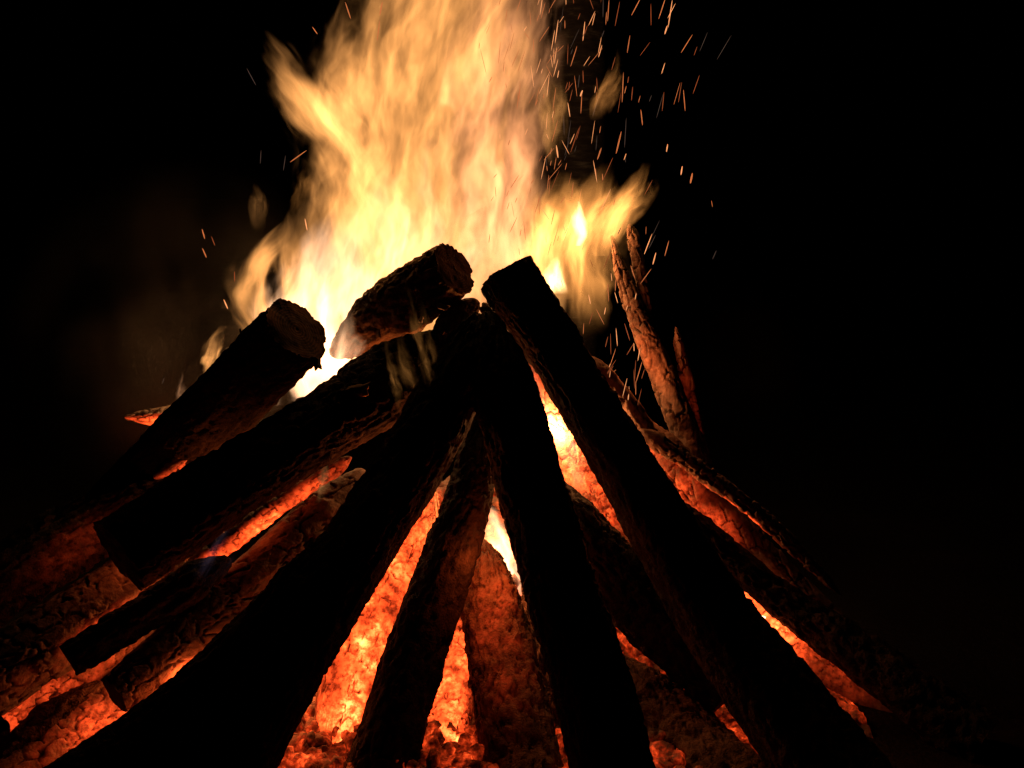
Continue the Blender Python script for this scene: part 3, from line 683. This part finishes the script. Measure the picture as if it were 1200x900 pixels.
fixed = [(783, 32, 34, 8, .9, 'spark_bright'), (735, 62, 24, 10, .8, 'spark_mid'), (683, 48, 24, 5, .9, 'spark_bright'), (779, 40, 12, 18, 1.3, 'spark_bright'),
         (680, 113, 8, 20, 1.6, 'spark_bright'), (729, 120, 36, 2, .9, 'spark_mid'), (753, 147, 20, -6, 1, 'spark_mid'), (668, 137, 18, -10, .8, 'spark_bright'),
         (803, 130, 26, -6, .8, 'spark_mid'), (798, 62, 26, 32, .8, 'spark_mid'), (781, 178, 10, 10, 1.1, 'spark_bright'), (798, 205, 11, 8, 1.3, 'spark_bright'),
         (809, 215, 13, 10, 1.8, 'spark_mid'), (722, 180, 28, 12, 1.3, 'spark_mid'), (700, 187, 16, 20, 1.2, 'spark_mid'), (654, 185, 16, -8, 1.4, 'spark_bright'),
         (765, 310, 16, 12, 1.1, 'spark_bright'), (755, 298, 28, 22, .9, 'spark_bright'), (779, 300, 20, 16, .9, 'spark_mid'), (776, 130, 24, 6, .8, 'spark_dim'),
         (795, 120, 26, 10, .7, 'spark_dim'), (740, 18, 26, 28, .9, 'spark_mid'), (712, 25, 26, 3, .8, 'spark_mid'), (763, 30, 30, 1, .7, 'spark_dim'),
         (772, 22, 30, 16, .9, 'spark_mid'), (812, 110, 24, 18, .7, 'spark_dim'), (820, 60, 28, 24, .6, 'spark_grey'), (840, 70, 34, 30, .6, 'spark_grey')]
for px, py, ln, ti, wd, kd in fixed:
    spark(px, py, r3.uniform(.0, .4), ln * .95, ti, wd * .7, kd, LR, GR, r3.uniform(-.4, .4))
for k in range(95):
    px = min(835, 625 + abs(r3.normal(0, 72)) + r3.uniform(0, 25)); py = r3.uniform(-5, 310)
    spark(px, py, r3.uniform(-.05, .5), 8 + 28 * r3.random() ** 1.8, r3.normal(12, 11), r3.uniform(.3, .6), r3.choice(['spark_mid', 'spark_dim', 'spark_dim', 'spark_bright', 'spark_grey']), LR, GR, r3.uniform(-.5, .5))
for k in range(105):
    px = r3.normal(625, 30); py = r3.uniform(0, 300)
    spark(px, py, r3.uniform(-.05, .12), 6 + 24 * r3.random() ** 1.6, r3.normal(12, 15), r3.uniform(.28, .5), r3.choice(['spark_mid', 'spark_bright', 'spark_mid']), LF, GF, r3.uniform(-.5, .5))
for k in range(42):
    px = r3.normal(718, 22); py = r3.uniform(310, 480)
    px = max(px, 640 + (py - 330) * .66)
    spark(px, py, r3.uniform(-.02, .15), r3.uniform(7, 28), r3.normal(12, 14), r3.uniform(.35, .65), r3.choice(['spark_mid', 'spark_bright', 'spark_dim']), LT, GT, r3.uniform(-.4, .4))
for px, py, ln, ti, wd, kd in [(240, 280, 12, -14, .8, 'spark_mid'), (242, 302, 12, -22, .8, 'spark_mid'), (252, 288, 12, -20, .6, 'spark_dim'), (360, 270, 14, -10, .9, 'spark_bright'), (275, 330, 12, 0, .8, 'spark_dim'),
        (267, 362, 12, -22, .9, 'spark_bright'), (372, 40, 10, -35, .7, 'spark_mid'), (300, 100, 22, -28, .6, 'spark_grey'), (411, 22, 20, -18, .8, 'spark_mid'), (445, 18, 16, 12, .9, 'spark_mid'),
        (442, 48, 24, 8, .7, 'spark_mid'), (305, 192, 16, 5, .5, 'spark_grey'), (332, 200, 18, 10, .5, 'spark_grey'), (340, 190, 24, 55, .7, 'spark_mid'), (190, 450, 8, 20, .5, 'spark_grey')]:
    spark(px, py, r3.uniform(-.02, .15), ln, ti, wd, kd, LL, GL)

# glowing crumbs on the dark ground
for k, (px, py, Y, s) in enumerate([(1056, 683, .9, .0022), (1062, 685, .9, .0016), (1085, 749, .62, .003), (1146, 750, .6, .0016), (1130, 771, .5, .0016), (886, 626, .2, .002)]):
    coal('ember_crumb', px, py, Y, s, 'spark_mid', 'tiny glowing ember crumb on the dark ground at right', 'ember crumbs on the ground at right')

# ------------------------------------------------------------------ birch behind the fire
def birch():
    r = root('birch_tree', (0, 0, 0), 'pale birch trunk barely lit behind the sparks right of the flame', 'tree')
    Yb = 2.6; c = P(655, 120, Yb); r.location = (c[0], Yb, 0)
    n, ns = 120, 40; z = np.linspace(-.1, 5.2, n); th = np.linspace(0, 2 * math.pi, ns, endpoint=False)
    rad = np.interp(z, [-.1, .3, 2, 5.2], [.17, .125, .105, .05])
    TH, Z = np.meshgrid(th, z); q = np.stack([np.cos(TH).ravel(), np.sin(TH).ravel(), Z.ravel() * 2], 1)
    R = np.repeat(rad[:, None], ns, 1).ravel() * (1 + .05 * fbm(q * 2, 3, 2))
    co = np.stack([q[:, 0] * R + .06 * np.sin(Z.ravel()), q[:, 1] * R, Z.ravel()], 1)
    link('trunk', mesh_np('trunk', co, [grid_faces(n, ns)]), M['birch'], r)
    rr = np.random.default_rng(3); V = []; Fc = []; off = 0
    tips = []
    for k in range(16):
        zz = rr.uniform(2.6, 5.1); a = rr.uniform(0, 6.28); ln = rr.uniform(.7, 1.4)
        p0 = np.array((.06 * math.sin(zz), 0, zz)); p1 = p0 + np.array((math.cos(a) * .5, math.sin(a) * .5, .45)) * ln; p2 = p1 + np.array((math.cos(a) * .5, math.sin(a) * .5, .1)) * ln
        pp = spline(np.array([p0, p1, p2]), 10); t_, N, B = tube_frames(pp); w = np.linspace(.022, .004, 10); tt = np.linspace(0, 6.283, 7)[:-1]
        cc = pp[:, None] + (N[:, None] * np.cos(tt)[None, :, None] + B[:, None] * np.sin(tt)[None, :, None]) * w[:, None, None]
        V.append(cc.reshape(-1, 3)); Fc.append(grid_faces(10, 6) + off); off += 60; tips += [pp[5], pp[7], pp[9]]
    link('limbs', mesh_np('limbs', np.vstack(V), [np.vstack(Fc)]), M['birch'], r)
    L = 5000; c0 = np.array(tips)[rr.integers(0, len(tips), L)] + rr.normal(0, .22, (L, 3)); a = rr.normal(0, 1, (L, 3)); a /= np.linalg.norm(a, axis=1)[:, None]; b = np.cross(a, rr.normal(0, 1, (L, 3))); b /= np.linalg.norm(b, axis=1)[:, None]
    s = .035; vv = np.stack([c0 + a * s, c0 + b * s * .5, c0 - a * s, c0 - b * s * .5], 1).reshape(-1, 3)
    t = NT('birch_leaf'); bs = t.n('ShaderNodeBsdfPrincipled'); bs.inputs['Base Color'].default_value = (.05, .08, .02, 1); bs.inputs['Roughness'].default_value = .6; t.l(bs.outputs[0], t.out.inputs['Surface'])
    link('crown', mesh_np('crown', vv, [np.arange(L * 4).reshape(-1, 4)], False), t.m, r)
birch()

# ------------------------------------------------------------------ smoke drifting off to the left
def smoke(name, label, px, py, Y, rx, ry, rz, dens, seed):
    import bmesh
    c = P(px, py, Y); bm = bmesh.new(); bmesh.ops.create_icosphere(bm, subdivisions=3, radius=1)
    me = bpy.data.meshes.new(name); bm.to_mesh(me); bm.free()
    o = link(name, me, None, label=label, cat='smoke', kind='stuff', loc=c); 
    me.transform(__import__('mathutils').Matrix.Diagonal((rx, ry, rz, 1)))
    t = NT(name + '_air'); tc = t.n('ShaderNodeTexCoord').outputs['Object']
    q = t.vmath('DIVIDE', tc, (rx, ry, rz)); ln = t.n('ShaderNodeVectorMath', operation='LENGTH'); t.l(q, ln.inputs[0])
    fall = t.smooth(1.0, .1, ln.outputs['Value'])
    nz = t.smooth(.36, .72, t.noise(t.vmath('ADD', t.vmath('MULTIPLY', tc, (6, 6, 4)), (seed, 0, seed)), 1, 3, .55))
    v = t.n('ShaderNodeVolumeScatter'); v.inputs['Color'].default_value = (.75, .7, .66, 1); v.inputs['Anisotropy'].default_value = .3
    t.l(t.math('MULTIPLY', t.math('MULTIPLY', fall, nz), dens), v.inputs['Density'])
    t.l(v.outputs[0], t.out.inputs['Volume']); t.m.cycles.volume_step_rate = .8
    me.materials.append(t.m)
smoke('smoke', 'thin brownish smoke drifting in the dark left of the flames', 215, 400, .2, .40, .25, .40, .5, 1.0)
smoke('smoke', 'faint smoke haze right of the forked charred branch', 870, 430, .2, .16, .14, .22, .05, 5.0)
